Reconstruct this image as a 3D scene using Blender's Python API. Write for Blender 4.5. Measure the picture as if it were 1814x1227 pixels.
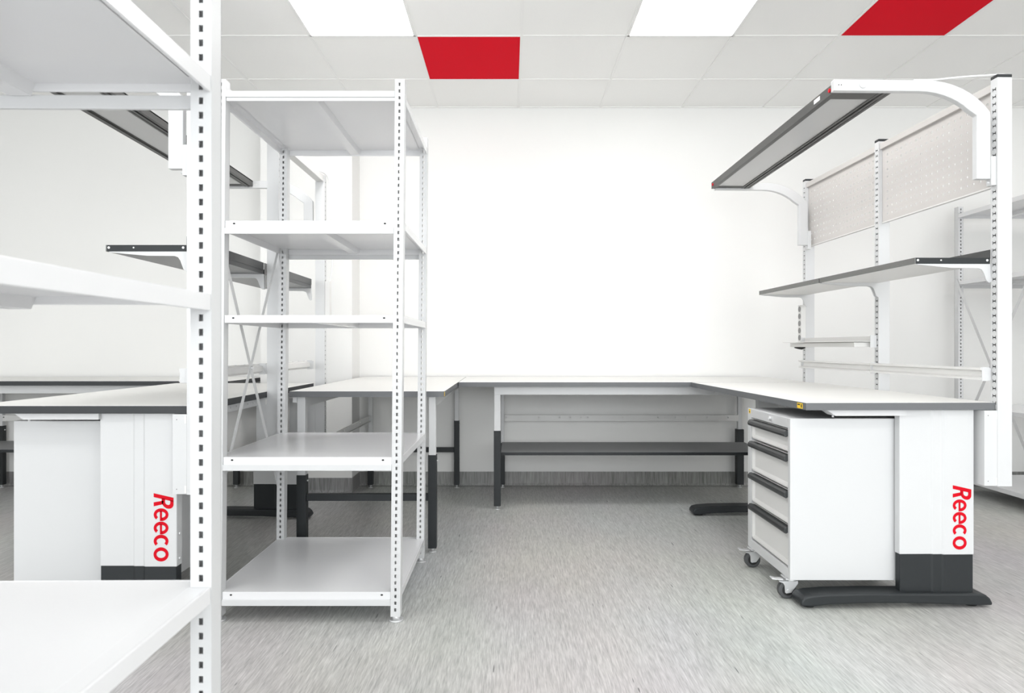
import bpy, math, random
from mathutils import Vector
random.seed(4)
for o in list(bpy.data.objects): bpy.data.objects.remove(o, do_unlink=True)
S = bpy.context.scene
COL = S.collection
R = math.radians

# ------------------------------------------------------------------ camera, world, exposure
F_PX, W_PX = 1155.0, 1814.0
EYE = 1.02
cd = bpy.data.cameras.new('camera'); cam = bpy.data.objects.new('camera', cd); COL.objects.link(cam)
cam.location = (0, 0, EYE); cam.rotation_euler = (R(90), 0, 0)
cd.sensor_width = 36.0; cd.lens = F_PX / W_PX * 36.0
cd.shift_x = 4 / W_PX; cd.shift_y = 1.5 / W_PX
cd.clip_start = 0.02
cd.dof.use_dof = True; cd.dof.focus_distance = 3.0; cd.dof.aperture_fstop = 6.0
S.camera = cam
S.view_settings.view_transform = 'Standard'
S.view_settings.look = 'None'
S.view_settings.exposure = -0.24
S.view_settings.gamma = 1.0
S.view_settings.use_curve_mapping = False
w = bpy.data.worlds.new('world'); S.world = w; w.use_nodes = True
w.node_tree.nodes['Background'].inputs[0].default_value = (0.93, 0.97, 1.0, 1)
w.node_tree.nodes['Background'].inputs[1].default_value = 1.0
FILL_PANEL_L = 8.0          # radiance of the unseen ceiling panels added as fill
PANEL_BRIGHT = 18.0     # the two visible panels, set stronger to light the back floor
REAR_FILL_W = 350.0       # power of the area light added behind the camera as front fill
WALL_Y, CEIL_Z = 4.805, 2.788
XL, XR, YB = -4.9, 4.9, -3.2
la = bpy.data.lights.new('rear_fill', 'AREA'); la.shape = 'RECTANGLE'; la.size = 8.6; la.size_y = 1.9
la.energy = REAR_FILL_W; la.color = (0.95, 0.98, 1.0)
lo = bpy.data.objects.new('rear_fill', la); COL.objects.link(lo)
lo.location = (0.0, YB - 0.12, 1.55); lo.rotation_euler = (R(90), 0, 0)

# ------------------------------------------------------------------ materials
MATS = {}
def mat(name, col, rough=0.5, metal=0.0, emit=None, spec=0.5, coat=0.0):
    m = bpy.data.materials.new(name); m.use_nodes = True
    b = m.node_tree.nodes['Principled BSDF']
    b.inputs['Base Color'].default_value = (*col, 1); b.inputs['Roughness'].default_value = rough
    b.inputs['Metallic'].default_value = metal
    b.inputs['Specular IOR Level'].default_value = spec
    b.inputs['Coat Weight'].default_value = coat
    if emit:
        b.inputs['Emission Color'].default_value = (1, 1, 1, 1); b.inputs['Emission Strength'].default_value = emit
    MATS[name] = m
    return m
def grain(m, scale, amt, stretch=(1, 1, 1), rough_amt=0.0, detail=3):
    """procedural mottling of a flat base colour"""
    nt = m.node_tree; b = nt.nodes['Principled BSDF']
    c = list(b.inputs['Base Color'].default_value)
    tc = nt.nodes.new('ShaderNodeTexCoord'); mp = nt.nodes.new('ShaderNodeMapping'); mp.inputs['Scale'].default_value = stretch
    n = nt.nodes.new('ShaderNodeTexNoise'); n.inputs['Scale'].default_value = scale; n.inputs['Detail'].default_value = detail
    r = nt.nodes.new('ShaderNodeMix'); r.data_type = 'RGBA'
    r.inputs[6].default_value = tuple(max(0, v * (1 - amt)) for v in c[:3]) + (1,)
    r.inputs[7].default_value = tuple(min(1, v * (1 + amt)) for v in c[:3]) + (1,)
    nt.links.new(tc.outputs['Object'], mp.inputs[0]); nt.links.new(mp.outputs[0], n.inputs['Vector'])
    nt.links.new(n.outputs['Fac'], r.inputs[0]); nt.links.new(r.outputs[2], b.inputs['Base Color'])
    return m
white = grain(mat('white_powder_coat', (0.635, 0.64, 0.645), 0.32), 900, 0.015)
shelfw = grain(mat('white_shelf_enamel', (0.755, 0.755, 0.765), 0.2), 700, 0.01)
offw = grain(mat('light_grey_sheet', (0.74, 0.735, 0.72), 0.4), 900, 0.02)
peg = grain(mat('perforated_beige_sheet', (0.56, 0.535, 0.515), 0.5), 900, 0.02)
lam = grain(mat('pale_laminate', (0.76, 0.755, 0.73), 0.45), 500, 0.03)
edge = grain(mat('grey_edge_band', (0.13, 0.135, 0.142), 0.45), 600, 0.1)
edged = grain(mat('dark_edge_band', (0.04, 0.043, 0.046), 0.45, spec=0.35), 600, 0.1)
dark = grain(mat('anthracite_paint', (0.024, 0.027, 0.029), 0.42, spec=0.3), 800, 0.1)
black = mat('black_rubber_and_slot_shade', (0.012, 0.012, 0.013), 0.6)
hole = mat('hole_dark', (0.03, 0.03, 0.03), 0.8)
wheelm = mat('grey_tyre', (0.07, 0.072, 0.075), 0.55)
greyshelf = grain(mat('grey_shelf_laminate', (0.26, 0.262, 0.265), 0.45), 500, 0.05)
zinc = mat('zinc_plated', (0.70, 0.705, 0.71), 0.35, 0.55)
steel = grain(mat('brushed_steel_edge', (0.17, 0.17, 0.165), 0.4, 0.5), 60, 0.15, (1, 1, 12))
lampm = grain(mat('grey_anodised_housing', (0.075, 0.075, 0.072), 0.42, 0.2), 300, 0.06)
diff = mat('lamp_diffuser', (0.5, 0.5, 0.495), 0.14, 0.0)
red = grain(mat('red_paint', (0.70, 0.002, 0.016), 0.7, spec=0.08), 500, 0.03)
redl = mat('red_vinyl_letters', (0.60, 0.003, 0.014), 0.5, spec=0.12)
yellow = mat('yellow_sticker', (0.9, 0.6, 0.02), 0.5)
ink = mat('sticker_ink', (0.05, 0.04, 0.03), 0.6)
paper = mat('white_sticker', (0.85, 0.85, 0.84), 0.5)
cablem = mat('white_cable', (0.8, 0.8, 0.8), 0.45)
fillm = mat('fill_panel', (0.9, 0.9, 0.9), 0.5, emit=FILL_PANEL_L)
panelb = mat('lit_panel_bright', (0.9, 0.9, 0.9), 0.5, emit=PANEL_BRIGHT)
tbar = mat('white_t_bar', (0.86, 0.855, 0.84), 0.5)
wallm = grain(mat('white_wall_paint', (0.81, 0.806, 0.79), 0.8), 4, 0.012, detail=5)
ceilm = grain(mat('mineral_tile', (0.89, 0.885, 0.87), 0.9), 260, 0.03)

def vinyl(name, s_across, s_along, axis, lo_, mid_, hi_):
    m = mat(name, (0.3, 0.3, 0.3), 0.36); nt = m.node_tree; b = nt.nodes['Principled BSDF']; L = nt.links.new
    tc = nt.nodes.new('ShaderNodeTexCoord')
    def noise(sc, detail=2, dist=0.0, off=0.0):
        mp = nt.nodes.new('ShaderNodeMapping'); mp.inputs['Scale'].default_value = sc; mp.inputs['Location'].default_value = (off, off, off)
        n = nt.nodes.new('ShaderNodeTexNoise'); n.inputs['Scale'].default_value = 1; n.inputs['Detail'].default_value = detail
        n.inputs['Distortion'].default_value = dist
        L(tc.outputs['Object'], mp.inputs[0]); L(mp.outputs[0], n.inputs['Vector']); return n
    v1 = (s_across, s_along, s_along) if axis == 'Y' else (s_across, s_across, s_along)
    v2 = tuple(v * 0.5 for v in v1)
    a = noise(v1, 2, 0.4); c = noise(v2, 2, 0.4, 7.3); big = noise((1.3, 0.7, 0.7), 3, 0, 3.1); k = noise(tuple(v * 0.42 for v in v1), 1, 0.2, 19.0)
    r1 = nt.nodes.new('ShaderNodeValToRGB')
    e = r1.color_ramp.elements
    e[0].position = 0.30; e[0].color = (lo_, lo_ * 0.99, lo_ * 0.96, 1)
    e[1].position = 0.72; e[1].color = (hi_, hi_ * 0.99, hi_ * 0.96, 1)
    m1 = e.new(0.5); m1.color = (mid_, mid_ * 0.99, mid_ * 0.96, 1)
    ad = nt.nodes.new('ShaderNodeMath'); ad.operation = 'MULTIPLY_ADD'; ad.inputs[1].default_value = 0.5
    h = nt.nodes.new('ShaderNodeMath'); h.operation = 'MULTIPLY'; h.inputs[1].default_value = 0.5
    L(c.outputs['Fac'], h.inputs[0]); L(a.outputs['Fac'], ad.inputs[0]); L(h.outputs[0], ad.inputs[2])
    L(ad.outputs[0], r1.inputs[0])
    # sparse dark flecks
    r2 = nt.nodes.new('ShaderNodeValToRGB'); r2.color_ramp.elements[0].position = 0.75; r2.color_ramp.elements[1].position = 0.79
    L(k.outputs['Fac'], r2.inputs[0])
    mx = nt.nodes.new('ShaderNodeMix'); mx.data_type = 'RGBA'; mx.inputs[7].default_value = (0.10, 0.10, 0.10, 1)
    L(r2.outputs[0], mx.inputs[0]); L(r1.outputs[0], mx.inputs[6])
    bm_ = nt.nodes.new('ShaderNodeMix'); bm_.data_type = 'RGBA'; bm_.blend_type = 'MULTIPLY'; bm_.inputs[0].default_value = 0.16
    L(mx.outputs[2], bm_.inputs[6]); L(big.outputs['Color'], bm_.inputs[7])
    gm = nt.nodes.new('ShaderNodeMix'); gm.data_type = 'RGBA'; gm.inputs[0].default_value = 0.0
    L(bm_.outputs[2], gm.inputs[6]); L(gm.outputs[2], b.inputs['Base Color'])
    return m
floorm = vinyl('streaked_grey_vinyl', 300, 20, 'Y', 0.32, 0.49, 0.68)
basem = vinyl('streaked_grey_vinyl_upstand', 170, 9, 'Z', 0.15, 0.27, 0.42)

# ------------------------------------------------------------------ mesh builder
class MB:
    def __init__(s): s.v = []; s.f = []; s.m = []; s.sm = []
    def face(s, pts, m=0, smooth=False):
        i = len(s.v); s.v += [tuple(p) for p in pts]; s.f.append(tuple(range(i, i + len(pts)))); s.m.append(m); s.sm.append(smooth)
    def box(s, x0, x1, y0, y1, z0, z1, m=0, top=None, lean=0.0):
        i = len(s.v)
        for z in (z0, z1):
            d = lean * z
            s.v += [(x0 + d, y0, z), (x1 + d, y0, z), (x1 + d, y1, z), (x0 + d, y1, z)]
        for k, q in enumerate([(0, 3, 2, 1), (4, 5, 6, 7), (0, 1, 5, 4), (1, 2, 6, 5), (2, 3, 7, 6), (3, 0, 4, 7)]):
            s.f.append(tuple(i + a for a in q)); s.m.append(top if (k == 1 and top is not None) else m); s.sm.append(False)
        return s
    def prism(s, poly, a0, a1, axis, m=0):
        """extrude a 2D outline: axis 'y' -> outline in (x,z); 'z' -> (x,y); 'x' -> (y,z)"""
        n = len(poly)
        area = sum(poly[k][0] * poly[(k + 1) % n][1] - poly[(k + 1) % n][0] * poly[k][1] for k in range(n))
        if area < 0: poly = poly[::-1]
        def P(p, a): return {'y': (p[0], a, p[1]), 'z': (p[0], p[1], a), 'x': (a, p[0], p[1])}[axis]
        i = len(s.v)
        s.v += [P(p, a0) for p in poly] + [P(p, a1) for p in poly]
        lo_, hi = tuple(range(i, i + n)), tuple(range(i + n, i + 2 * n))
        flip = axis == 'y'
        s.f.append(lo_ if flip else lo_[::-1]); s.f.append(hi[::-1] if flip else hi)
        s.m += [m, m]; s.sm += [False, False]
        for k in range(n):
            q = (i + k, i + (k + 1) % n, i + n + (k + 1) % n, i + n + k)
            s.f.append(q[::-1] if flip else q); s.m.append(m); s.sm.append(False)
        return s
    def cyl(s, c, r, h, axis='z', n=20, m=0, r2=None):
        r2 = r if r2 is None else r2
        c = Vector(c); A = {'x': Vector((1, 0, 0)), 'y': Vector((0, 1, 0)), 'z': Vector((0, 0, 1))}[axis]
        U = {'x': Vector((0, 1, 0)), 'y': Vector((0, 0, 1)), 'z': Vector((1, 0, 0))}[axis]; V = A.cross(U)
        i = len(s.v)
        for k in range(n):
            t = 2 * math.pi * k / n; d = U * math.cos(t) + V * math.sin(t)
            s.v.append(tuple(c + d * r)); 
        for k in range(n):
            t = 2 * math.pi * k / n; d = U * math.cos(t) + V * math.sin(t)
            s.v.append(tuple(c + A * h + d * r2))
        for k in range(n):
            s.f.append((i + k, i + (k + 1) % n, i + n + (k + 1) % n, i + n + k)); s.m.append(m); s.sm.append(True)
        s.f.append(tuple(range(i + n - 1, i - 1, -1))); s.f.append(tuple(range(i + n, i + 2 * n))); s.m += [m, m]; s.sm += [False, False]
        return s
    def tube(s, pts, r, n=8, m=0):
        pts = [Vector(p) for p in pts]; rings = []
        for k, p in enumerate(pts):
            t = (pts[min(k + 1, len(pts) - 1)] - pts[max(k - 1, 0)]).normalized()
            a = t.cross(Vector((0.13, 0.31, 0.94))).normalized(); b = t.cross(a)
            i = len(s.v); rings.append(i)
            for j in range(n):
                q = 2 * math.pi * j / n; s.v.append(tuple(p + a * (r * math.cos(q)) + b * (r * math.sin(q))))
        for k in range(len(rings) - 1):
            for j in range(n):
                s.f.append((rings[k] + j, rings[k] + (j + 1) % n, rings[k + 1] + (j + 1) % n, rings[k + 1] + j)); s.m.append(m); s.sm.append(True)
        for k, rv in ((rings[0], False), (rings[-1], True)):
            q = [k + j for j in range(n)]; s.f.append(tuple(q if rv else q[::-1])); s.m.append(m); s.sm.append(False)
        return s
    def grid(s, us, vs, fn, is_hole, rim=None, m=0):
        """flat sheet over the lines us x vs; fn(u,v)->point; holes left open with rim = thickness vector"""
        idx = {}
        def V_(i, j, d=0):
            k = (i, j, d)
            if k not in idx:
                p = Vector(fn(us[i], vs[j]))
                if d: p = p + rim
                idx[k] = len(s.v); s.v.append(tuple(p))
            return idx[k]
        nu, nv = len(us) - 1, len(vs) - 1
        H = [[is_hole(i, j) for j in range(nv)] for i in range(nu)]
        for i in range(nu):
            for j in range(nv):
                if not H[i][j]:
                    s.f.append((V_(i, j), V_(i + 1, j), V_(i + 1, j + 1), V_(i, j + 1))); s.m.append(m); s.sm.append(False)
                elif rim is not None:
                    for (a, b, di, dj) in (((i, j), (i + 1, j), 0, -1), ((i + 1, j), (i + 1, j + 1), 1, 0), ((i + 1, j + 1), (i, j + 1), 0, 1), ((i, j + 1), (i, j), -1, 0)):
                        ii, jj = i + di, j + dj
                        if 0 <= ii < nu and 0 <= jj < nv and not H[ii][jj]:
                            s.f.append((V_(*a), V_(*b), V_(*b, 1), V_(*a, 1))); s.m.append(m); s.sm.append(False)
        return s
    def build(s, name, mats, parent=None, bevel=0, seg=2, angle=40):
        me = bpy.data.meshes.new(name); me.from_pydata(s.v, [], s.f)
        for x in (mats if isinstance(mats, (list, tuple)) else [mats]): me.materials.append(x)
        for p, a, sm in zip(me.polygons, s.m, s.sm): p.material_index = a; p.use_smooth = sm
        me.validate(); me.update()
        o = bpy.data.objects.new(name, me); COL.objects.link(o)
        if parent is not None: o.parent = parent
        if bevel:
            b = o.modifiers.new('bevel', 'BEVEL'); b.width = bevel; b.segments = seg; b.limit_method = 'ANGLE'; b.angle_limit = R(angle)
            b.harden_normals = False
        return o

def thing(name, label, cat, loc=(0, 0, 0), rot=0.0, group=None):
    o = bpy.data.objects.new(name, None); o.empty_display_size = 0.1; COL.objects.link(o)
    o.location = loc; o.rotation_euler = (0, 0, rot); o['label'] = label; o['category'] = cat
    if group: o['group'] = group
    return o
def tag(o, label, cat, group=None):
    o['label'] = label; o['category'] = cat
    if group: o['group'] = group
    return o
def struct(o): o['kind'] = 'structure'; return o
def plabel(o, t): o['label'] = t; return o

# ------------------------------------------------------------------ room shell
struct(MB().box(XL, XR, YB, WALL_Y, -0.06, 0).build('floor', floorm))
struct(MB().box(XL, XR, WALL_Y, WALL_Y + 0.15, 0, CEIL_Z).build('wall_back', wallm))
struct(MB().box(XL - 0.15, XL, YB, WALL_Y, 0, CEIL_Z).build('wall_left', wallm))
struct(MB().box(XR, XR + 0.15, YB, WALL_Y, 0, CEIL_Z).build('wall_right', wallm))
b = MB(); wx0, wx1, wz0, wz1 = -4.3, 4.3, 0.6, 2.5     # unseen wall behind the camera, window opening added for the fill light
b.box(XL, wx0, YB - 0.15, YB, 0, CEIL_Z); b.box(wx1, XR, YB - 0.15, YB, 0, CEIL_Z)
b.box(wx0, wx1, YB - 0.15, YB, 0, wz0); b.box(wx0, wx1, YB - 0.15, YB, wz1, CEIL_Z)
struct(b.build('wall_front', wallm))
b = MB()
for x in (wx0, -1.5, 1.4, wx1 - 0.06): b.box(x, x + 0.06, YB - 0.1, YB - 0.04, wz0, wz1)
b.box(wx0, wx1, YB - 0.1, YB - 0.04, wz0, wz0 + 0.06); b.box(wx0, wx1, YB - 0.1, YB - 0.04, wz1 - 0.06, wz1)
struct(b.build('added_window_frame', white))  # made-up window frame around the rear fill light
PX0, PX1, PY = -1.75, -1.107, 4.575
struct(MB().box(PX0, PX1, PY, WALL_Y, 0, CEIL_Z).build('wall_pillar', wallm))
# coved vinyl upstand
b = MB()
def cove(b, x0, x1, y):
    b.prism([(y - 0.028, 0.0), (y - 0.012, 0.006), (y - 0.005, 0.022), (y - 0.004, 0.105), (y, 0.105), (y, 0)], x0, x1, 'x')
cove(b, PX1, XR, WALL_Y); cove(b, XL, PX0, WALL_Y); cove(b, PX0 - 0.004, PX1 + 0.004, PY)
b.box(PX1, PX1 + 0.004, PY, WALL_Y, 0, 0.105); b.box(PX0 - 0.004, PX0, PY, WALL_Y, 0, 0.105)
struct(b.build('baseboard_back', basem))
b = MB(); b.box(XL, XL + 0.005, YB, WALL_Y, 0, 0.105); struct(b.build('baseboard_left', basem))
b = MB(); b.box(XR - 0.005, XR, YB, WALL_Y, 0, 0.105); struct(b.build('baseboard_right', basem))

# suspended ceiling: tiles of 0.6 m on a T-bar grid
GX, GY, T = 0.067, 3.70, 0.6
gx = [GX + T * k for k in range(-8, 9) if XL < GX + T * k < XR]
gy = [GY + T * k for k in range(-12, 2) if YB < GY + T * k < WALL_Y]
struct(MB().box(XL, XR, YB, WALL_Y, CEIL_Z, CEIL_Z + 0.05).build('ceiling', ceilm))
b = MB()
for x in gx: b.box(x - 0.007, x + 0.007, YB, WALL_Y, CEIL_Z - 0.004, CEIL_Z)
for y in gy: b.box(XL, XR, y - 0.007, y + 0.007, CEIL_Z - 0.0035, CEIL_Z)
b.box(XL, XR, WALL_Y - 0.014, WALL_Y, CEIL_Z - 0.005, CEIL_Z)
struct(b.build('trim_1', tbar))
def red_tile(x, y, label):
    b = MB(); b.box(x + 0.008, x + T - 0.008, y + 0.008, y + T - 0.008, CEIL_Z - 0.003, CEIL_Z - 0.0002)
    tag(b.build('ceiling_panel', red), label, 'ceiling panel', 'red ceiling panels')
red_tile(GX - T, GY, 'smaller looking red square ceiling panel nearest the back wall')
red_tile(GX + 3 * T, GY - T, 'red ceiling panel above the right workbench, cut by the top of the picture')
def ceiling_light(x, y, label, pm=None):
    t = thing('ceiling_light', label, 'ceiling light', (x + T / 2, y + T / 2, CEIL_Z), 0, 'square lit ceiling panels')
    h = T / 2
    b = MB()
    for (a, c, e, f) in ((-h, h, -h, -h + 0.012), (-h, h, h - 0.012, h), (-h, -h + 0.012, -h, h), (h - 0.012, h, -h, h)):
        b.box(a, c, e, f, -0.006, -0.0002)
    b.build('frame', tbar, t)
    b = MB(); b.box(-h + 0.012, h - 0.012, -h + 0.012, h - 0.012, -0.004, -0.0003); b.build('diffuser', pm or fillm, t)
ceiling_light(GX - 2 * T, GY - T, 'glowing white ceiling panel left of the red panel, above the open rack', panelb)
ceiling_light(GX + T, GY - T, 'glowing white ceiling panel between the two red panels', panelb)
for (i, j) in ((6, -1), (-7, -3), (-5, -3), (-2, -3), (1, -3), (4, -3), (6, -3), (-6, -6), (-4, -6), (-2, -6), (1, -6), (3, -6), (5, -6), (-5, -9), (-2, -9), (1, -9), (4, -9)):  # unseen panels added to brighten and even out the room
    ceiling_light(GX + i * T, GY + j * T, 'glowing white ceiling panel added out of view as fill light')

# ------------------------------------------------------------------ shelving racks
PW, PD = 0.036, 0.040
def make_post(px, py, h, lean, parent, z0=0.02):
    b = MB()
    x0, x1, y0, y1 = px - PW / 2, px + PW / 2, py - PD / 2, py + PD / 2
    sw, sh, pitch = 0.0076, 0.012, 0.025
    vs = [z0]; hole_rows = set(); z = z0 + 0.02
    while z + sh < h - 0.005:
        hole_rows.add(len(vs)); vs += [z, z + sh]; z += pitch
    vs.append(h)
    us = [x0, px - sw / 2, px + sw / 2, x1]
    hf = lambda i, j: i == 1 and j in hole_rows
    b.grid(us, vs, lambda u, v: (u + lean * v, y0, v), hf, Vector((0, 0.002, 0)))
    for xa, xb in ((x0, px - 0.006), (px + 0.006, x1)):      # open lipped channel at the back
        b.box(xa, xb, y1 - 0.002, y1, z0, h, lean=lean)
    L0, L1 = lean * z0, lean * h
    for x, f in ((x0, 1), (x1, -1)):
        q = [(x + L0, y1, z0), (x + L0, y0, z0), (x + L1, y0, h), (x + L1, y1, h)]
        b.face(q if f > 0 else q[::-1])
    b.face([(x0 + L1, y0, h), (x1 + L1, y0, h), (x1 + L1, y1, h), (x0 + L1, y1, h)])
    b.face([(x0 + L0, y0, z0), (x0 + L0, y1, z0), (x1 + L0, y1, z0), (x1 + L0, y0, z0)])
    o = b.build('post', white, parent)
    b = MB(); b.cyl((px, py, 0), 0.027, 0.006, n=24); b.cyl((px, py, 0.006), 0.016, 0.016, n=16, r2=0.013)
    plabel(b.build('foot_pad', zinc, o), 'round grey levelling foot')
def make_shelf(z, hw, hd, parent, dx, beam, backph=0.029):
    """folded sheet shelf, top at z; hw/hd = half outer width/depth of the rack"""
    ph = 0.029; ix = hw - PW - 0.0006; fy = hd - 0.004; iy = hd - PD - 0.0006; sx = hw - 0.001; wt = 0.006
    b = MB()
    b.box(-ix + dx, ix + dx, -fy + 0.003, fy - 0.003, z - 0.003, z - 0.0004)
    for s in (-1, 1):
        b.box(min(s * (ix - 0.004), s * (sx - 0.003)) + dx, max(s * (ix - 0.004), s * (sx - 0.003)) + dx, -iy, iy, z - 0.003, z - 0.0005)
        b.box(min(s * sx, s * (sx - wt)) + dx, max(s * sx, s * (sx - wt)) + dx, -iy, iy, z - ph, z)
        b.box(-ix + dx, ix + dx, min(s * fy, s * (fy - wt)), max(s * fy, s * (fy - wt)), z - (backph if s > 0 else ph), z)
    sh = b.build('shelf', shelfw, parent, bevel=0.0025)
    b = MB(); b.prism([(dx - 0.028, z - 0.003), (dx - 0.02, z - 0.025), (dx + 0.02, z - 0.025), (dx + 0.028, z - 0.003)], -fy + wt, fy - wt, 'y')
    b.build('stiffener', shelfw, sh)
    for q in (-1, 1):
        c = (q * (ix - 0.033) + dx, -(fy + 0.0002), z - 0.011)
        b = MB(); b.prism([(c[0] + 0.0048 * math.cos(t * math.pi / 6), c[2] + 0.0032 * math.sin(t * math.pi / 6)) for t in range(12)],
                c[1] - 0.0004, c[1] + 0.0004, 'y')
        b.build('fixing_hole', hole, sh)
    if beam:
        bz0, bz1 = (z - 0.05, z - 0.0275) if beam == 1 else (z - 0.017, z + 0.006)
        if backph < 0.02: bz0, bz1 = z - 0.046, z - 0.0215
        for s in (-1, 1):
            ya, yb = sorted((s * (hd - 0.006), s * (hd + 0.0025)))
            if beam == 2: ya, yb = sorted((s * (hd - 0.0038), s * (hd + 0.0025)))
            MB().box(-ix + dx, ix + dx, ya, yb, bz0, bz1).build('beam', white, parent, bevel=0.0015)
def strap(b, p, q, wd, th=0.0016):
    p, q = Vector(p), Vector(q); t = (q - p).normalized(); nx = Vector((1, 0, 0)); s = t.cross(nx) * wd / 2; n = nx * th
    a = [p - s, q - s, q + s, p + s]; c = [x + n for x in a]
    b.face(a[::-1]); b.face(c)
    for k in range(4): b.face([a[k], a[(k + 1) % 4], c[(k + 1) % 4], c[k]])
def rack(label, cx, cy, rot, levels, h=2.015, lean=0.0, brace=None, wide=0.70, deep=0.71, backph=0.029):
    t = thing('shelving_rack', label, 'shelving rack', (cx, cy, 0), rot, 'white slotted shelving racks')
    hw, hd = wide / 2, deep / 2
    for sx in (-1, 1):
        for sy in (-1, 1): make_post(sx * (hw - PW / 2), sy * (hd - PD / 2), h, lean, t)
    for z, beam in levels: make_shelf(z, hw, hd, t, lean * z, beam, backph)
    if brace:
        for k, (za, zb) in enumerate(brace):
            x = -hw - 0.002 - 0.0018 * k
            b = MB(); strap(b, (x + lean * za, -hd + 0.02, za), (x + lean * zb, hd - 0.02, zb), 0.023)
            o = b.build('brace_strap', white, t)
            if k == 0:
                zc = (sum(brace[0]) + sum(brace[1])) / 4
                b = MB(); b.cyl((x + lean * zc - 0.006, 0, zc), 0.007, 0.016, 'x', 12); b.build('bolt', zinc, o)
    return t
LV = [(1.965, 2), (1.491, 1), (1.14, 0), (0.612, 1), (0.111, 1)]
rack('tall white open rack with five empty shelves standing in the middle of the floor', -0.757, 2.775, 0.0, LV, lean=0.0084, brace=[(1.49, 0.36), (0.36, 1.52)])
t = rack('near white rack at the left edge, blurred and cut off by the picture', -0.862, 0.808, R(0.7),
     [(1.965, 2), (1.490, 1), (1.1125, 0), (0.606, 1), (0.111, 1)], backph=0.017)
rack('far white rack at the right edge behind the workbench uprights', 3.525, 4.30, 0.0, [l for l in LV if abs(l[0] - 1.14) > 0.01], brace=[(1.48, 0.31), (0.31, 1.50)])

# ------------------------------------------------------------------ lettering
def arc_strip(b, P, cx, cy, ro, ri, a0, a1, n=28):
    """ring or arc band; ro/ri = (s-radius, t-radius) outer/inner"""
    for k in range(n):
        q = []
        for a, rr in ((a0 + (a1 - a0) * k / n, ro), (a0 + (a1 - a0) * (k + 1) / n, ro), (a0 + (a1 - a0) * (k + 1) / n, ri), (a0 + (a1 - a0) * k / n, ri)):
            q.append((cx + rr[0] * math.cos(R(a)), cy + rr[1] * math.sin(R(a))))
        b.face([P(*p) for p in q])
def lettering(P):
    """the word Reeco, s = reading direction, t = up; lower-case height 0.055, total length 0.252"""
    b = MB(); xh = 0.055; cap = 0.074; k = 0.23
    sl = lambda s, t: (s + k * t, t)
    # R
    for poly in ([(0.0, 0.0), (0.0145, 0.0), (0.0145, cap), (0.0, cap)],):
        b.face([P(*sl(*p)) for p in poly])
    cy = cap * 0.70; ry = cap * 0.30
    for (t0, t1) in ((cap - 0.0125, cap), (cap * 0.40, cap * 0.40 + 0.0125)):
        b.face([P(*sl(*p)) for p in [(0.012, t0), (0.024, t0), (0.024, t1), (0.012, t1)]])
    Ps = lambda s, t: P(*sl(s, t))
    arc_strip(b, Ps, 0.024, cy, (0.0215, ry), (0.0075, ry - 0.0130), -90, 90, 18)
    b.face([Ps(*p) for p in [(0.019, 0.037), (0.033, 0.035), (0.0490, 0.0), (0.0340, 0.0)]])
    # e e c o
    h = xh / 2
    for cx in (0.0800, 0.1295):
        arc_strip(b, P, cx, h, (0.0238, h), (0.0115, h - 0.0108), 5, 318)
        b.face([P(*p) for p in [(cx - 0.014, h - 0.0045), (cx + 0.0236, h - 0.0045), (cx + 0.0236, h + 0.0035), (cx - 0.014, h + 0.0035)]])
    arc_strip(b, P, 0.1785, h, (0.0242, h), (0.0112, h - 0.0110), 48, 314)
    arc_strip(b, P, 0.2275, h, (0.0264, h + 0.0005), (0.0132, h - 0.0108), 0, 360, 36)
    return b

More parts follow.
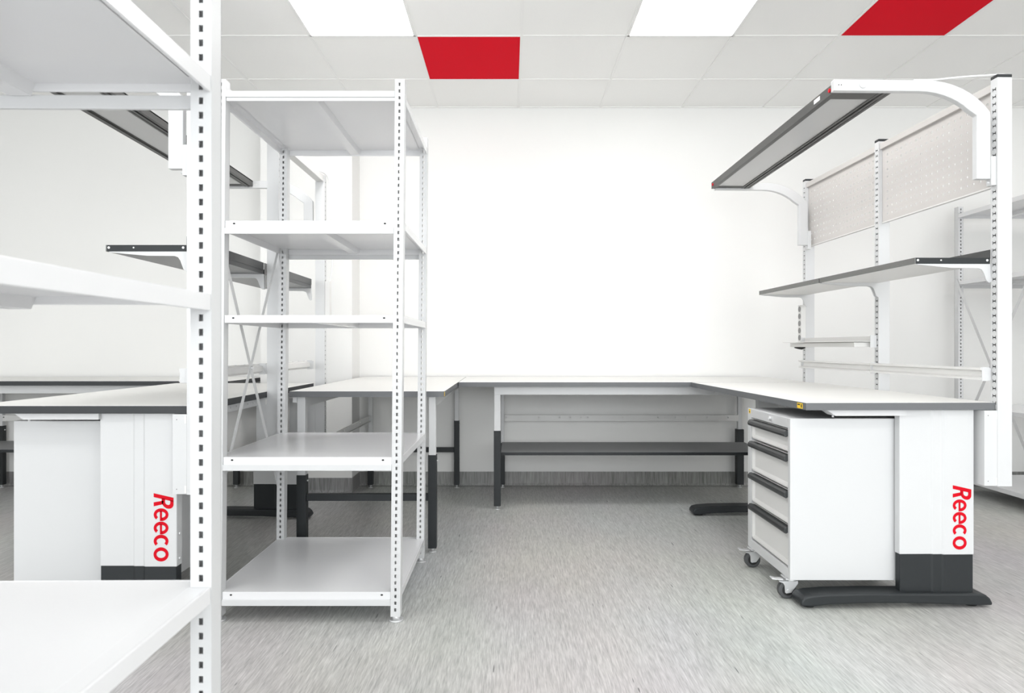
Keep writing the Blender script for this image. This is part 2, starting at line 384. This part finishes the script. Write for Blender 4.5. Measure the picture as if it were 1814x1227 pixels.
# ------------------------------------------------------------------ height-adjustable workbenches (local: u across, v deep)
SP = 0.79                                   # spacing of the uprights
COLP = [(0.388, 0.034), (0.512, 0.034), (0.520, 0.030), (0.553, 0.030), (0.561, 0.025), (0.679, 0.025), (0.679, 0.068), (0.388, 0.068)]
def workbench(label, x, y, rot, u0, u1, length, sticker=True, beam=False, colshift=0.0, band=None):
    t = thing('workbench', label, 'workbench', (x, y, 0), rot, 'height-adjustable workbenches')
    top = MB().box(u0, u1, 0, length, 0.776, 0.804, 0, top=1).build('tabletop', [band or edge, lam], t)
    if sticker:
        b = MB(); b.box(u0 - 0.0006, u0, 0.028, 0.075, 0.779, 0.800, 0)
        b.box(u0 - 0.0009, u0 - 0.0005, 0.050, 0.071, 0.791, 0.796, 1); b.box(u0 - 0.0009, u0 - 0.0005, 0.034, 0.042, 0.783, 0.796, 1)
        plabel(b.build('sticker', [yellow, ink], top), 'small yellow warning sticker')
    for k, v0 in enumerate((0.0, length - 0.085)):
        P = [(a + colshift, c + v0) for a, c in COLP]
        c = MB().prism(P, 0.204, 0.7755, 'z').build('lift_column', white, t, bevel=0.003, angle=50)
        cu, cv = 0.5335 + colshift, 0.047 + v0
        Pi = [(cu + (a - cu) * 0.985, cv + (d - cv) * 0.93) for a, d in P]
        plabel(MB().prism(Pi, 0.05, 0.206, 'z').build('inner_column', dark, c, bevel=0.003, angle=50), 'anthracite lower column')
        if k == 0:
            zt, ub = 0.478, 0.594 + colshift
            plabel(lettering(lambda s_, t_: (ub + t_, v0 + 0.0243, zt - s_)).build('lettering', redl, c), 'red vertical lettering')
        for z in (0.232, 0.325):
            b = MB(); b.cyl((0.679 + colshift, v0 + 0.042, z), 0.006, 0.007, 'x', 10); b.build('bolt', zinc, c)
        f0, f1 = -0.014, 0.742
        ztop = [(f0, 0.030), (f0 + 0.012, 0.046), (f0 + 0.045, 0.053), (0.10, 0.058), (0.25, 0.060), (0.45, 0.058), (0.68, 0.056), (0.715, 0.052), (f1 - 0.008, 0.036), (f1, 0.020)]
        zbot = [(f1, 0.009), (0.60, 0.012), (0.45, 0.019), (0.25, 0.021), (0.10, 0.016), (0.03, 0.009), (f0, 0.012)]
        f = MB().prism(ztop + zbot, v0 + 0.008, v0 + 0.098, 'y').build('foot', dark, t, bevel=0.007, angle=30)
        b = MB(); b.cyl((0.03, v0 + 0.053, 0), 0.026, 0.012, n=20); b.cyl((0.68, v0 + 0.053, 0), 0.026, 0.012, n=20); b.build('glide', black, f)
        b = MB(); b.prism([(0.09, 0.7755), (0.125, 0.752), (0.405, 0.752), (0.405, 0.7755)], v0 + 0.018, v0 + 0.033, 'y')
        b.prism([(0.09, 0.7755), (0.125, 0.752), (0.387, 0.752), (0.387, 0.7755)], v0 + 0.033, v0 + 0.082, 'y')
        b.cyl((0.128, v0 + 0.045, 0.744), 0.004, 0.01, n=10)
        b.build('support_arm', white, t)
    # rear beam panel and perforated side rail
    MB().box(0.60 + colshift, 0.618 + colshift, 0.085, length - 0.09, 0.45, 0.745).build('back_panel', offw, t, bevel=0.002)
    b = MB(); us = [0.085]; n = 0; hs = set()
    while us[-1] < length - 0.2:
        hs.add(len(us)); us += [us[-1] + 0.055, us[-1] + 0.063]
    us = sorted(set(us + [length - 0.09]))
    # rail lies at u = 0.705 facing outwards
    hol = [i for i in range(len(us) - 1) if abs(us[i + 1] - us[i] - 0.008) < 1e-6]
    vs = [0.737, 0.752, 0.759, 0.7755]
    b.grid(us, vs, lambda u, v: (0.705, u, v), lambda i, j: j == 1 and i in hol, Vector((-0.002, 0, 0)))
    b.box(0.68, 0.702, 0.085, length - 0.09, 0.737, 0.7755, 0)
    b.build('side_rail', white, t)
    # uprights with their fixing boxes
    for k in range(3):
        v0 = -0.01 + SP * k; v1 = v0 + 0.035; z0, z1 = 0.48, 2.07; a0, a1 = 0.746, 0.803
        b = MB(); pitch = 0.0285
        vs = [z0]; kinds = [0]; z = z0 + 0.03
        while z + 0.014 < z1 - 0.01:
            vs += [z, z + 0.0048, z + 0.0092, z + 0.014]; kinds += [1, 2, 1, 0]; z += pitch
        vs.append(z1)
        us = [v0, v0 + 0.008, v0 + 0.0125, v0 + 0.0225, v0 + 0.027, v1]
        hf = lambda i, j: (kinds[j] == 1 and i in (1, 3)) or (kinds[j] == 2 and i in (1, 2, 3))
        b.grid(us[::-1], vs, lambda u, v: (a0, u, v), hf, Vector((0.002, 0, 0)))
        b.grid(us, vs, lambda u, v: (a1, u, v), hf, Vector((-0.002, 0, 0)))
        b.face([(a0, v0, z0), (a1, v0, z0), (a1, v0, z1), (a0, v0, z1)]); b.face([(a1, v1, z0), (a0, v1, z0), (a0, v1, z1), (a1, v1, z1)])
        b.face([(a0, v0, z0), (a0, v1, z0), (a1, v1, z0), (a1, v0, z0)])
        b.box(a0 + 0.004, a1 - 0.004, v0 + 0.004, v1 - 0.004, z0 + 0.01, z1 - 0.005, 1)  # dark core added so the slots look shaded inside
        up = b.build('upright', [white, black], t)
        if not beam or k == 0:
          b = MB(); b.box(a0 - 0.001, a1 + 0.001, v0 - 0.001, v1 + 0.001, z1 - 0.001, z1 + 0.013); plabel(b.build('cap', dark, up, bevel=0.003), 'dark plastic end cap')
        b = MB(); b.box(0.694, 0.7455, v0, v0 + 0.06, 0.482, 0.7745, 0)
        for z in (0.50, 0.755): b.cyl((0.709, v0 - 0.0006, z), 0.0018, 0.001, 'y', 8, 1)
        for z in (0.486, 0.741): b.box(0.737, 0.7448, v0 - 0.0006, v0 + 0.001, z, z + 0.027, 2)
        b.build('mounting_box', [white, hole, offw], t, bevel=0.0008)
    if beam:
        MB().box(0.752, 0.797, 0.026, 2 * SP - 0.012, 2.028, 2.066).build('top_beam', offw, t, bevel=0.002)
    return t

def at(x, y, rot, u, v, z=0.0):
    return (x + u * math.cos(rot) - v * math.sin(rot), y + u * math.sin(rot) + v * math.cos(rot), z)

def pegboard(label, loc, rot, length):
    t = thing('pegboard', label, 'pegboard', loc, rot, 'perforated panels')
    z0, z1 = 0.0, 0.372; pitch = 0.0372; hsz = 0.0095
    n = int((length - 0.03) / pitch); off = (length - (n - 1) * pitch) / 2
    us = [0.0]; uh = set(); vs = [z0]; vh = set()
    for i in range(n): c = off + i * pitch; uh.add(len(us)); us += [c - hsz / 2, c + hsz / 2]
    us.append(length)
    m = 9; offz = (z1 - (m - 1) * pitch) / 2
    for j in range(m): c = offz + j * pitch; vh.add(len(vs)); vs += [c - hsz / 2, c + hsz / 2]
    vs.append(z1)
    b = MB(); hf = lambda i, j: i in uh and j in vh
    b.grid(us[::-1], vs, lambda u, v: (0, u, v), hf, Vector((0.0015, 0, 0)))
    b.grid(us, vs, lambda u, v: (0.0015, u, v), hf)
    b.build('perforated_sheet', peg, t)
    b = MB(); b.box(-0.014, 0.018, 0, length, z1 - 0.001, z1 + 0.030); b.build('top_rail', peg, t, bevel=0.002)
    b = MB(); b.box(-0.004, 0.014, 0, length, z0 - 0.004, z0 + 0.001); b.build('bottom_flange', offw, t)
    return t

def task_light(label, x, y, rot, length):
    loc = at(x, y, rot, 0.0, 0.0)
    t = thing('task_light', label, 'lamp', loc, rot, 'long overhead bench lamps')
    tilt = 0.016
    z0, z1 = 2.022, 2.061; a0, a1 = 0.125, 0.362; va, vb = 0.027, length
    def sag(b):                       # the lamp hangs a little lower at its far end
        b.v = [(p[0], p[1], p[2] - tilt * (p[1] - va)) for p in b.v]; return b
    b = MB()
    b.box(a0, a0 + 0.022, va, vb, z0, z1); b.box(a0 + 0.022, a0 + 0.030, va, vb, z0 + 0.006, z1)
    b.box(a1 - 0.014, a1, va, vb, z0 + 0.004, z1); b.box(a1 - 0.034, a1 - 0.020, va, vb, z0 + 0.002, z1 - 0.01); b.box(a1 - 0.052, a1 - 0.04, va, vb, z0 + 0.004, z1 - 0.01)
    b.box(a0 + 0.02, a1 - 0.01, va, va + 0.085, z0 + 0.005, z1); b.box(a0 + 0.02, a1 - 0.01, vb - 0.035, vb, z0 + 0.005, z1)
    b.box(a0 + 0.02, a1, va, vb, z1 - 0.008, z1 - 0.0005)
    sag(b).build('housing', lampm, t, bevel=0.0012)
    b = MB(); b.box(a0 + 0.024, a1 - 0.05, va + 0.08, vb - 0.03, z0 + 0.009, z0 + 0.013); sag(b).build('diffuser', diff, t)
    b = MB(); b.box(a1 - 0.040, a1 - 0.014, va, vb, z0 + 0.012, z0 + 0.02); sag(b).build('channel', black, t)
    b = MB(); b.box(a0 - 0.0006, a0, va + 0.115, va + 0.165, z0 + 0.014, z0 + 0.031); plabel(sag(b).build('sticker', paper, t), 'white rating sticker')
    for v in (va + 0.035, vb - 0.03):
        b = MB(); b.cyl((a0 - 0.004, v, (z0 + z1) / 2), 0.008, 0.006, 'x', 14); plabel(sag(b).build('end_screw', redl, t), 'red screw head')
    # arms
    for v0, dz in ((0.0, 0.0), (length, -tilt * (length - va))):
        zt = 2.061 + dz; zb = 2.017 + dz
        ul = 0.11 if v0 == 0.0 else 0.15
        outer = [(ul, zt), (0.47, zt)]; inner = [(0.672, 1.925 + dz)]
        for k in range(1, 9):
            a = k / 8 * math.pi / 2 * 0.62
            outer.append((0.47 + 0.30 * math.sin(a) * 1.03, zt - 0.30 * (1 - math.cos(a)) * 0.93))
        outer.append((0.727, 1.925 + dz))
        for k in range(7, -1, -1):
            a = k / 8 * math.pi / 2 * 0.62
            inner.append((0.445 + 0.255 * math.sin(a) * 1.03, zb - 0.25 * (1 - math.cos(a)) * 0.85))
        poly = outer + [(0.727, 1.677 + dz), (0.672, 1.677 + dz)] + inner + [(ul, zb)]
        b = MB(); b.prism(poly, v0, v0 + 0.026, 'y')
        arm = b.build('arm', white, t, bevel=0.0025, angle=30)
        b = MB(); b.cyl((0.222, v0 - 0.004, 2.040 + dz), 0.0135, 0.005, 'y', 24, 0); b.cyl((0.222, v0 - 0.0046, 2.040 + dz), 0.004, 0.002, 'y', 12, 1)
        b.build('knob', [white, offw], arm, bevel=0.001)
        b = MB()
        for u in (0.128, 0.138, 0.373, 0.384): b.cyl((u, v0 - 0.0005, 2.039 + dz), 0.0022 if u < 0.2 else 0.0032, 0.001, 'y', 10, 0 if u < 0.2 else 1)
        b.build('screw_hole', [hole, offw], arm)
        b = MB(); b.box(0.726, 0.7458, v0 - 0.004, v0 + 0.022, 1.652 + dz, 1.765 + dz); b.cyl((0.716, v0 + 0.008, 1.664 + dz), 0.004, 0.012, 'x', 10)
        b.build('hook_plate', white, arm, bevel=0.001)
    return t

def bench_shelf(label, loc, rot, length, group, under=None):
    """local: u from front edge 0 to back 0.302, z = 0 at the shelf underside"""
    t = thing('bench_shelf', label, 'shelf', loc, rot, group)
    D = 0.302
    MB().box(0.004, D - 0.002, 0.004, length - 0.004, 0.0, 0.022).build('board', under or offw, t)
    plabel(MB().box(0, 0.004, 0, length, 0, 0.024).build('front_edge', steel, t, bevel=0.001), 'steel grey front edge')
    plabel(MB().box(D - 0.003, D, 0.002, length - 0.002, 0.0205, 0.056).build('back_lip', lipm, t), 'dark raised back lip')
    for v, s in ((0.0, -1), (length - 0.003, 1)):
        p = MB().box(0.004, D - 0.002, v, v + 0.003, 0, 0.024).build('end_plate', dark, t, bevel=0.001)
        b = MB(); vv = v - 0.0012 if s < 0 else v + 0.003
        for u, r in ((0.012, 0.0045), (0.104, 0.003), (0.288, 0.0045)): b.cyl((u, vv, 0.014), r, 0.0012, 'y', 12)
        b.build('screw', paper, p)
    for v in (0.002, length - 0.008):
        poly = [(0.012, 0), (D + 0.001, 0), (D + 0.004, -0.07), (D - 0.004, -0.074), (D - 0.014, -0.066), (D - 0.026, -0.034), (D - 0.034, -0.022), (D - 0.048, -0.0165), (0.15, -0.0155), (0.012, -0.003)]
        MB().prism(poly, v, v + 0.006, 'y').build('bracket', white, t)
    return t

def bin_rail(label, loc, rot, length):
    t = thing('hanging_rail', label, 'rail', loc, rot, 'hanging rails over the workbench tops')
    for a, c in ((0.0, length * 0.493), (length * 0.495, length)):
        b = MB()
        b.prism([(0.0, 0.046), (0.0, 0.041), (0.016, 0.036), (0.018, 0.012), (0.0, 0.005), (-0.004, 0.0), (-0.004, 0.007), (0.012, 0.014), (0.012, 0.034), (-0.004, 0.039), (-0.004, 0.048)][::-1], a, c, 'y')
        o = b.build('rail_profile', offw, t)
        b = MB(); v = a + 0.08
        while v < c - 0.02: b.box(0.0, 0.003, v, v + 0.012, 0.046, 0.049); v += 0.1
        b.build('tab', white, o)
    for v in (0.0, length / 2 - 0.01, length - 0.03):
        b = MB(); b.box(0.018, 0.0375, v, v + 0.004, -0.002, 0.046); b.box(0.0, 0.030, v - 0.002, v + 0.0, -0.004, 0.05) ; b.build('end_bracket', white, t)
    return t

def power_strip(label, loc, rot):
    t = thing('power_strip', label, 'power strip', loc, rot, 'socket strips on the far uprights')
    MB().box(0, 0.030, 0, 0.044, 0, 0.232).build('casing', offw, t, bevel=0.002)
    for k in range(5):
        b = MB(); b.cyl((-0.001, 0.022, 0.026 + 0.045 * k), 0.0175, 0.0012, 'x', 24); b.build('socket', socketm, t)
    return t

def document_tray(label, loc, rot):
    t = thing('document_tray', label, 'tray', loc, rot)
    MB().box(0.0, 0.155, 0, 0.74, 0.030, 0.033).build('plate', offw, t, bevel=0.001)
    MB().box(0.055, 0.155, 0.02, 0.76, 0.004, 0.028).build('drawer_channel', offw, t, bevel=0.002)
    MB().box(0.148, 0.156, 0, 0.76, 0.028, 0.060).build('back_flange', offw, t, bevel=0.001)
    for v in (-0.006, 0.758): MB().box(0.125, 0.158, v, v + 0.006, 0.0, 0.064).build('end_bracket', white, t, bevel=0.001)
    b = MB(); b.tube([(0.12, 0.70, 0.004), (0.10, 0.70, -0.004), (0.08, 0.70, 0.0), (0.06, 0.70, 0.006)], 0.009, 8); plabel(b.build('lever', black, t), 'black lever under the tray')
    return t

def cable(label, pts, r=0.0035, n=10):
    P = [Vector(p) for p in pts]; out = []
    for i in range(len(P) - 1):
        p0, p1, p2, p3 = P[max(i - 1, 0)], P[i], P[i + 1], P[min(i + 2, len(P) - 1)]
        for k in range(n):
            s = k / n
            out.append(0.5 * ((2 * p1) + (-p0 + p2) * s + (2 * p0 - 5 * p1 + 4 * p2 - p3) * s * s + (-p0 + 3 * p1 - 3 * p2 + p3) * s ** 3))
    out.append(P[-1])
    b = MB(); b.tube(out, r, 8)
    return tag(b.build('cable', cablem), label, 'cable', 'white lamp cables')

def drawer_cabinet(label, x, y, rot=0.0):
    """front faces -x, near side faces -y; local origin at the front near corner on the floor"""
    t = thing('drawer_cabinet', label, 'cabinet', (x, y, 0), rot, 'mobile drawer cabinets')
    D, Wd, z0, z1 = 0.567, 0.463, 0.087, 0.735
    b = MB(); b.box(0.035, D - 0.002, 0.02, Wd, z0, z1)
    b.box(0, D, 0, 0.022, z0, z1); b.box(0, 0.036, Wd - 0.04, Wd, z0, z1)
    b.box(0, 0.036, 0.021, Wd - 0.039, 0.694, z1); b.box(0, 0.036, 0.021, Wd - 0.039, z0, 0.128)
    b.build('body', white, t, bevel=0.002)
    for (a, c) in ((0.600, 0.688), (0.452, 0.588), (0.308, 0.441), (0.137, 0.298)):
        ya, yb = 0.026, Wd - 0.044
        m = MB(); m.box(0.012, 0.0345, ya, yb, a, c)
        # folded rim: bottom lip and far side lip stand proud of the panel
        m.prism([(0.003, a), (0.003, a + 0.006), (0.0125, a + 0.018), (0.0125, a)], ya, yb, 'y')
        m.prism([(0.003, yb), (0.003, yb - 0.005), (0.0125, yb - 0.016), (0.0125, yb)], a, c, 'z')
        d = m.build('drawer', offw, t)
        hz = c - 0.018
        prof = [(0.012, hz + 0.016), (-0.006, hz + 0.015), (-0.013, hz + 0.008), (-0.016, hz - 0.002), (-0.013, hz - 0.010), (-0.006, hz - 0.013), (0.0, hz - 0.010), (0.012, hz - 0.004)]
        plabel(MB().prism(prof, ya - 0.004, yb + 0.008, 'y').build('handle', lampm if False else edge_dark, d, bevel=0.002, angle=60), 'anthracite grip bar')
    b = MB(); b.cyl((-0.010, 0.19, 0.716), 0.009, 0.011, 'x', 18); b.box(-0.013, -0.010, 0.1885, 0.1915, 0.710, 0.722)
    plabel(b.build('lock', zinc, t, bevel=0.001), 'round chrome lock')
    b = MB(); b.box(-0.0006, 0, Wd - 0.034, Wd - 0.014, 0.712, 0.732, 0); b.box(-0.0009, -0.0005, Wd - 0.029, Wd - 0.019, 0.716, 0.722, 1)
    plabel(b.build('sticker', [yellow, ink], t), 'small yellow warning sticker')
    for (cx, cy, brake) in ((0.022, 0.045, True), (0.022, Wd - 0.042, True), (0.52, 0.055, False), (0.52, Wd - 0.055, False)):
        wx = cx - 0.018 if brake else cx + 0.025
        c = MB(); c.box(cx - 0.03, cx + 0.045, cy - 0.028, cy + 0.028, 0.081, 0.0868); c.cyl((cx, cy, 0.074), 0.024, 0.007, n=20)
        cas = c.build('caster', zinc, t, bevel=0.001)
        f = MB()
        for s in (-1, 1):
            poly = [(wx - 0.036, 0.077), (wx + 0.040, 0.077), (wx + 0.040, 0.064), (wx + 0.013, 0.027), (wx - 0.007, 0.024), (wx - 0.012, 0.028), (wx - 0.014, 0.056), (wx - 0.020, 0.066), (wx - 0.036, 0.071)] if brake else \
                   [(cx - 0.026, 0.077), (wx + 0.03, 0.077), (wx + 0.014, 0.056), (wx + 0.010, 0.026), (wx - 0.012, 0.026), (cx - 0.026, 0.066)]
            ya = cy + s * 0.0155
            f.prism(poly, min(ya, ya + s * 0.002), max(ya, ya + s * 0.002), 'y')
        f.box(min(wx - 0.036, cx - 0.026), max(cx + 0.026, wx + 0.03) if not brake else wx + 0.040, cy - 0.0175, cy + 0.0175, 0.0745, 0.0775)
        f.cyl((wx, cy - 0.021, 0.0355), 0.0055, 0.042, 'y', 12)
        f.build('fork', zinc, cas)
        wv = MB(); wv.cyl((wx, cy - 0.0125, 0.0355), 0.0355, 0.025, 'y', 36)
        wh = wv.build('wheel', wheelm, cas, bevel=0.004, angle=50)
        hb = MB(); hb.cyl((wx, cy - 0.0132, 0.0355), 0.022, 0.0264, 'y', 24); plabel(hb.build('hub', black, cas), 'black wheel hub')
        if brake:
            bl = MB(); bl.box(wx - 0.044, wx - 0.018, cy - 0.013, cy + 0.013, 0.0775, 0.0805)
            bl.prism([(wx - 0.044, 0.0805), (wx - 0.060, 0.086), (wx - 0.065, 0.084), (wx - 0.062, 0.079), (wx - 0.044, 0.0765)], cy - 0.013, cy + 0.013, 'y')
            plabel(bl.build('brake_lever', zinc, cas, bevel=0.001), 'metal brake pedal')
    return t
darkgloss = grain(mat('dark_shelf_laminate', (0.05, 0.052, 0.054), 0.3), 400, 0.05)
socketm = mat('grey_socket', (0.25, 0.25, 0.25), 0.5)
lipm = grain(mat('dark_sheet_metal', (0.035, 0.037, 0.038), 0.3, spec=0.6), 500, 0.06)
edge_dark = grain(mat('anthracite_plastic', (0.035, 0.037, 0.038), 0.38, spec=0.35), 600, 0.08)

def ntable(label, x0, x1, y0, y1, legs, bars=(), rails=(), aprons=(), lower=None, z=0.804, chip=None, band=None):
    """plain bench: world coordinates given, thing origin at the middle of its footprint"""
    ox, oy = (x0 + x1) / 2, (y0 + y1) / 2
    t = thing('work_table', label, 'table', (ox, oy, 0), 0, 'plain work tables')
    th = 0.028
    b = MB().box(x0 - ox, x1 - ox, y0 - oy, y1 - oy, z - th, z, 0, top=1); b.build('tabletop', [band or edge, lam], t)
    zt = z - th - 0.0005
    for (lx, ly, zs, wu, ws) in legs:
        lx -= ox; ly -= oy
        l = MB().box(lx - wu / 2, lx + wu / 2, ly - wu / 2, ly + wu / 2, zs - 0.05, zt).build('leg', white, t, bevel=0.002)
        s = MB(); s.box(lx - ws / 2, lx + ws / 2, ly - ws / 2, ly + ws / 2, 0.022, zs)
        plabel(s.build('leg_sleeve', dark, l, bevel=0.002), 'anthracite lower leg')
        f = MB(); f.cyl((lx, ly, 0), 0.017, 0.005, n=18); f.cyl((lx, ly, 0.005), 0.006, 0.018, n=12); f.cyl((lx, ly, 0.013), 0.010, 0.006, n=6); f.build('levelling_foot', zinc, l)
        k = MB(); k.cyl((lx + ws / 2, ly, zs - 0.03), 0.005, 0.006, 'x', 8); k.build('screw', zinc, l)
    for (a0, a1, b0, b1, c0, c1, m) in bars:
        MB().box(a0 - ox, a1 - ox, b0 - oy, b1 - oy, c0, c1).build('crossbar', m, t, bevel=0.002)
    for (a0, a1, b0, b1, c0, c1) in aprons:
        MB().box(a0 - ox, a1 - ox, b0 - oy, b1 - oy, c0, c1).build('apron', white, t, bevel=0.002)
    for (ax, p0, p1, q, c0, c1, fr) in rails:
        hs = sorted(p0 + (p1 - p0) * f for f in fr); us = [p0]; hh = set()
        for c in hs: hh.add(len(us)); us += [c - 0.005, c + 0.005]
        us.append(p1); vs = [c0, c0 + 0.019, c0 + 0.029, c1]
        b = MB()
        if ax == 'x': b.grid(us, vs, lambda u, v: (u - ox, q - oy, v), lambda i, j: j == 1 and i in hh, Vector((0, 0.003, 0)))
        else: b.grid(us[::-1], vs, lambda u, v: (q - ox, u - oy, v), lambda i, j: j == 1 and i in hh, Vector((0.003, 0, 0)))
        e = [p0, p1]
        if ax == 'x':
            b.box(p0 - ox, p1 - ox, q - oy + 0.0005, q - oy + 0.012, c1 - 0.003, c1); b.box(p0 - ox, p1 - ox, q - oy - 0.006, q - oy + 0.012, c0 - 0.003, c0)
            b.face([(p0 - ox, q - oy + 0.02, c0), (p0 - ox, q - oy + 0.02, c1), (p1 - ox, q - oy + 0.02, c1), (p1 - ox, q - oy + 0.02, c0)])
        else:
            b.box(q - ox + 0.0005, q - ox + 0.012, p0 - oy, p1 - oy, c1 - 0.003, c1); b.box(q - ox - 0.006, q - ox + 0.012, p0 - oy, p1 - oy, c0 - 0.003, c0)
        b.build('perforated_rail', offw, t)
    if lower:
        a0, a1, b0, b1, zz = lower
        o = MB().box(a0 - ox, a1 - ox, b0 - oy, b1 - oy, zz - 0.019, zz, 0, top=1).build('lower_shelf', [dark, greyshelf], t)
    if chip:
        b = MB(); b.box(x1 - ox - 0.0012, x1 - ox + 0.0006, y0 - oy + 0.0, y0 - oy + 0.02, z - th + 0.004, z - 0.003); plabel(b.build('edge_label', yellow, t), 'small yellow mark on the corner')
    return t

# ---- back table against the wall
FR = [0.005, 0.145, 0.235, 0.28, 0.325, 0.355, 0.505, 0.655, 0.685, 0.73, 0.775, 0.865, 0.955]
ntable('long grey-edged table along the back wall with a grey lower shelf', -0.317, 1.858, 4.035, 4.790,
       legs=[(-0.078, 4.115, 0.496, 0.040, 0.044), (-0.052, 4.755, 0.325, 0.024, 0.034), (1.675, 4.115, 0.496, 0.040, 0.044), (1.675, 4.755, 0.425, 0.030, 0.050)],
       aprons=[(-0.098, 1.697, 4.094, 4.136, 0.722, 0.7755), (-0.07, 1.69, 4.742, 4.768, 0.73, 0.7755)],
       rails=[('x', -0.037, 1.660, 4.735, 0.488, 0.528, FR)],
       lower=(-0.055, 1.652, 4.15, 4.60, 0.352))
# ---- table reaching out from the wall beside the rack
ntable('grey-edged table reaching out from the back wall behind the open rack', -1.083, -0.321, 3.20, 4.790,
       legs=[(-1.035, 3.255, 0.386, 0.040, 0.046), (-0.385, 3.255, 0.485, 0.034, 0.042), (-1.012, 4.745, 0.40, 0.030, 0.038), (-0.385, 4.745, 0.488, 0.030, 0.038)],
       bars=[(-1.012, -0.406, 3.240, 3.270, 0.257, 0.291, dark), (-0.993, -0.404, 4.730, 4.760, 0.259, 0.293, dark)],
       aprons=[(-1.078, -1.056, 3.235, 3.275, 0.745, 0.7755), (-0.398, -0.372, 3.272, 4.73, 0.722, 0.7755), (-1.048, -1.022, 3.275, 4.73, 0.722, 0.7755)],
       rails=[('y', 3.28, 4.73, -1.02, 0.485, 0.525, [0.1, 0.22, 0.3, 0.36, 0.4, 0.5, 0.62, 0.7, 0.8])], chip=True)
# ---- table along the back wall at far left
ntable('grey-edged table along the back wall at far left behind the lettered workbench', -3.92, -1.79, 4.16, 4.790,
       legs=[(-3.70, 4.235, 0.496, 0.040, 0.044), (-3.70, 4.75, 0.45, 0.030, 0.038), (-1.99, 4.235, 0.496, 0.040, 0.044), (-1.99, 4.75, 0.45, 0.030, 0.038)],
       aprons=[(-3.72, -1.97, 4.214, 4.256, 0.722, 0.7755), (-3.72, -1.97, 4.74, 4.766, 0.73, 0.7755)],
       rails=[('x', -3.684, -2.01, 4.735, 0.488, 0.528, FR)],
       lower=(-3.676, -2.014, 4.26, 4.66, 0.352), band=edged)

# ---- right workbench and what hangs on it
RX, RY, RR = 1.15, 2.53, R(1.1)
workbench('white workbench on the right with red lettering on its lift column and perforated panels above', RX, RY, RR, 0.0, 0.745, 1.487)
pegboard('perforated beige panel on the right workbench, nearer and larger of the two', at(RX, RY, RR, 0.765, 0.0255, 1.656), RR, 0.7535)
pegboard('perforated beige panel on the right workbench, farther one by the back wall', at(RX, RY, RR, 0.765, 0.8155, 1.656), RR, 0.7535)
task_light('long grey lamp on curved white arms above the right workbench', RX, RY, RR, 1.478 + 0.02)
bench_shelf('narrow shelf with dark end on the right workbench uprights, nearer one', at(RX, RY, RR, 0.440, 0.020, 1.348), RR, 0.757, 'narrow shelves on the uprights')
bench_shelf('narrow shelf on the right workbench uprights, farther one beside the back wall', at(RX, RY, RR, 0.440, 0.785, 1.348), RR, 0.757, 'narrow shelves on the uprights')
bin_rail('pale hanging rail low over the right workbench top', at(RX, RY, RR, 0.706, 0.02, 0.892), RR, 1.55)
power_strip('vertical strip of five grey sockets on the far upright of the right workbench', at(RX, RY, RR, 0.714, 2 * SP - 0.020, 1.055), RR)
document_tray('pale document tray between the far uprights of the right workbench', at(RX, RY, RR, 0.587, 0.80, 1.018), RR)
cable('thin white cable running from the right lamp arm to the upright cap', [at(RX, RY, RR, *p) for p in
      ((0.43, 0.012, 2.0645), (0.50, 0.012, 2.0655), (0.62, 0.008, 2.077), (0.72, 0.008, 2.084), (0.78, 0.008, 2.0875), (0.805, 0.012, 2.082), (0.8085, 0.02, 2.06), (0.8085, 0.02, 1.90))])
drawer_cabinet('white mobile drawer cabinet with four dark grips under the right workbench', 1.123, 2.612)

# ---- left workbench
LX, LY = -1.93, 2.40
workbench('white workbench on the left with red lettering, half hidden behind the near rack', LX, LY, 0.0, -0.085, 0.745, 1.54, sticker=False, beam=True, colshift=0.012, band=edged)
task_light('long grey lamp above the left workbench, seen through the racks', LX, LY, 0.0, 1.58)
bench_shelf('narrow dark-ended shelf on the left workbench uprights, nearer one', at(LX, LY, 0, 0.430, 0.020, 1.376), 0, 0.757, 'narrow shelves on the uprights', darkgloss)
bench_shelf('narrow shelf on the left workbench uprights, farther one seen through the open rack', at(LX, LY, 0, 0.430, 0.785, 1.376), 0, 0.757, 'narrow shelves on the uprights', darkgloss)
bin_rail('pale hanging rail low over the left workbench top', at(LX, LY, 0, 0.706, 0.02, 0.892), 0, 1.55)
power_strip('pale socket strip on the far upright of the left workbench', at(LX, LY, 0, 0.8035, 2 * SP - 0.01, 1.19), 0)
cable('thin white cable hanging from the far end of the left top beam', [at(LX, LY, 0, *p) for p in
      ((0.79, 0.9, 2.0695), (0.785, 1.2, 2.0695), (0.79, 1.45, 2.0695), (0.81, 1.56, 2.072), (0.822, 1.60, 2.03), (0.826, 1.61, 1.90), (0.842, 1.61, 1.72), (0.835, 1.61, 1.5), (0.82, 1.60, 1.395))])
drawer_cabinet('white mobile drawer cabinet under the left workbench, plain side showing', -1.925, 2.53)
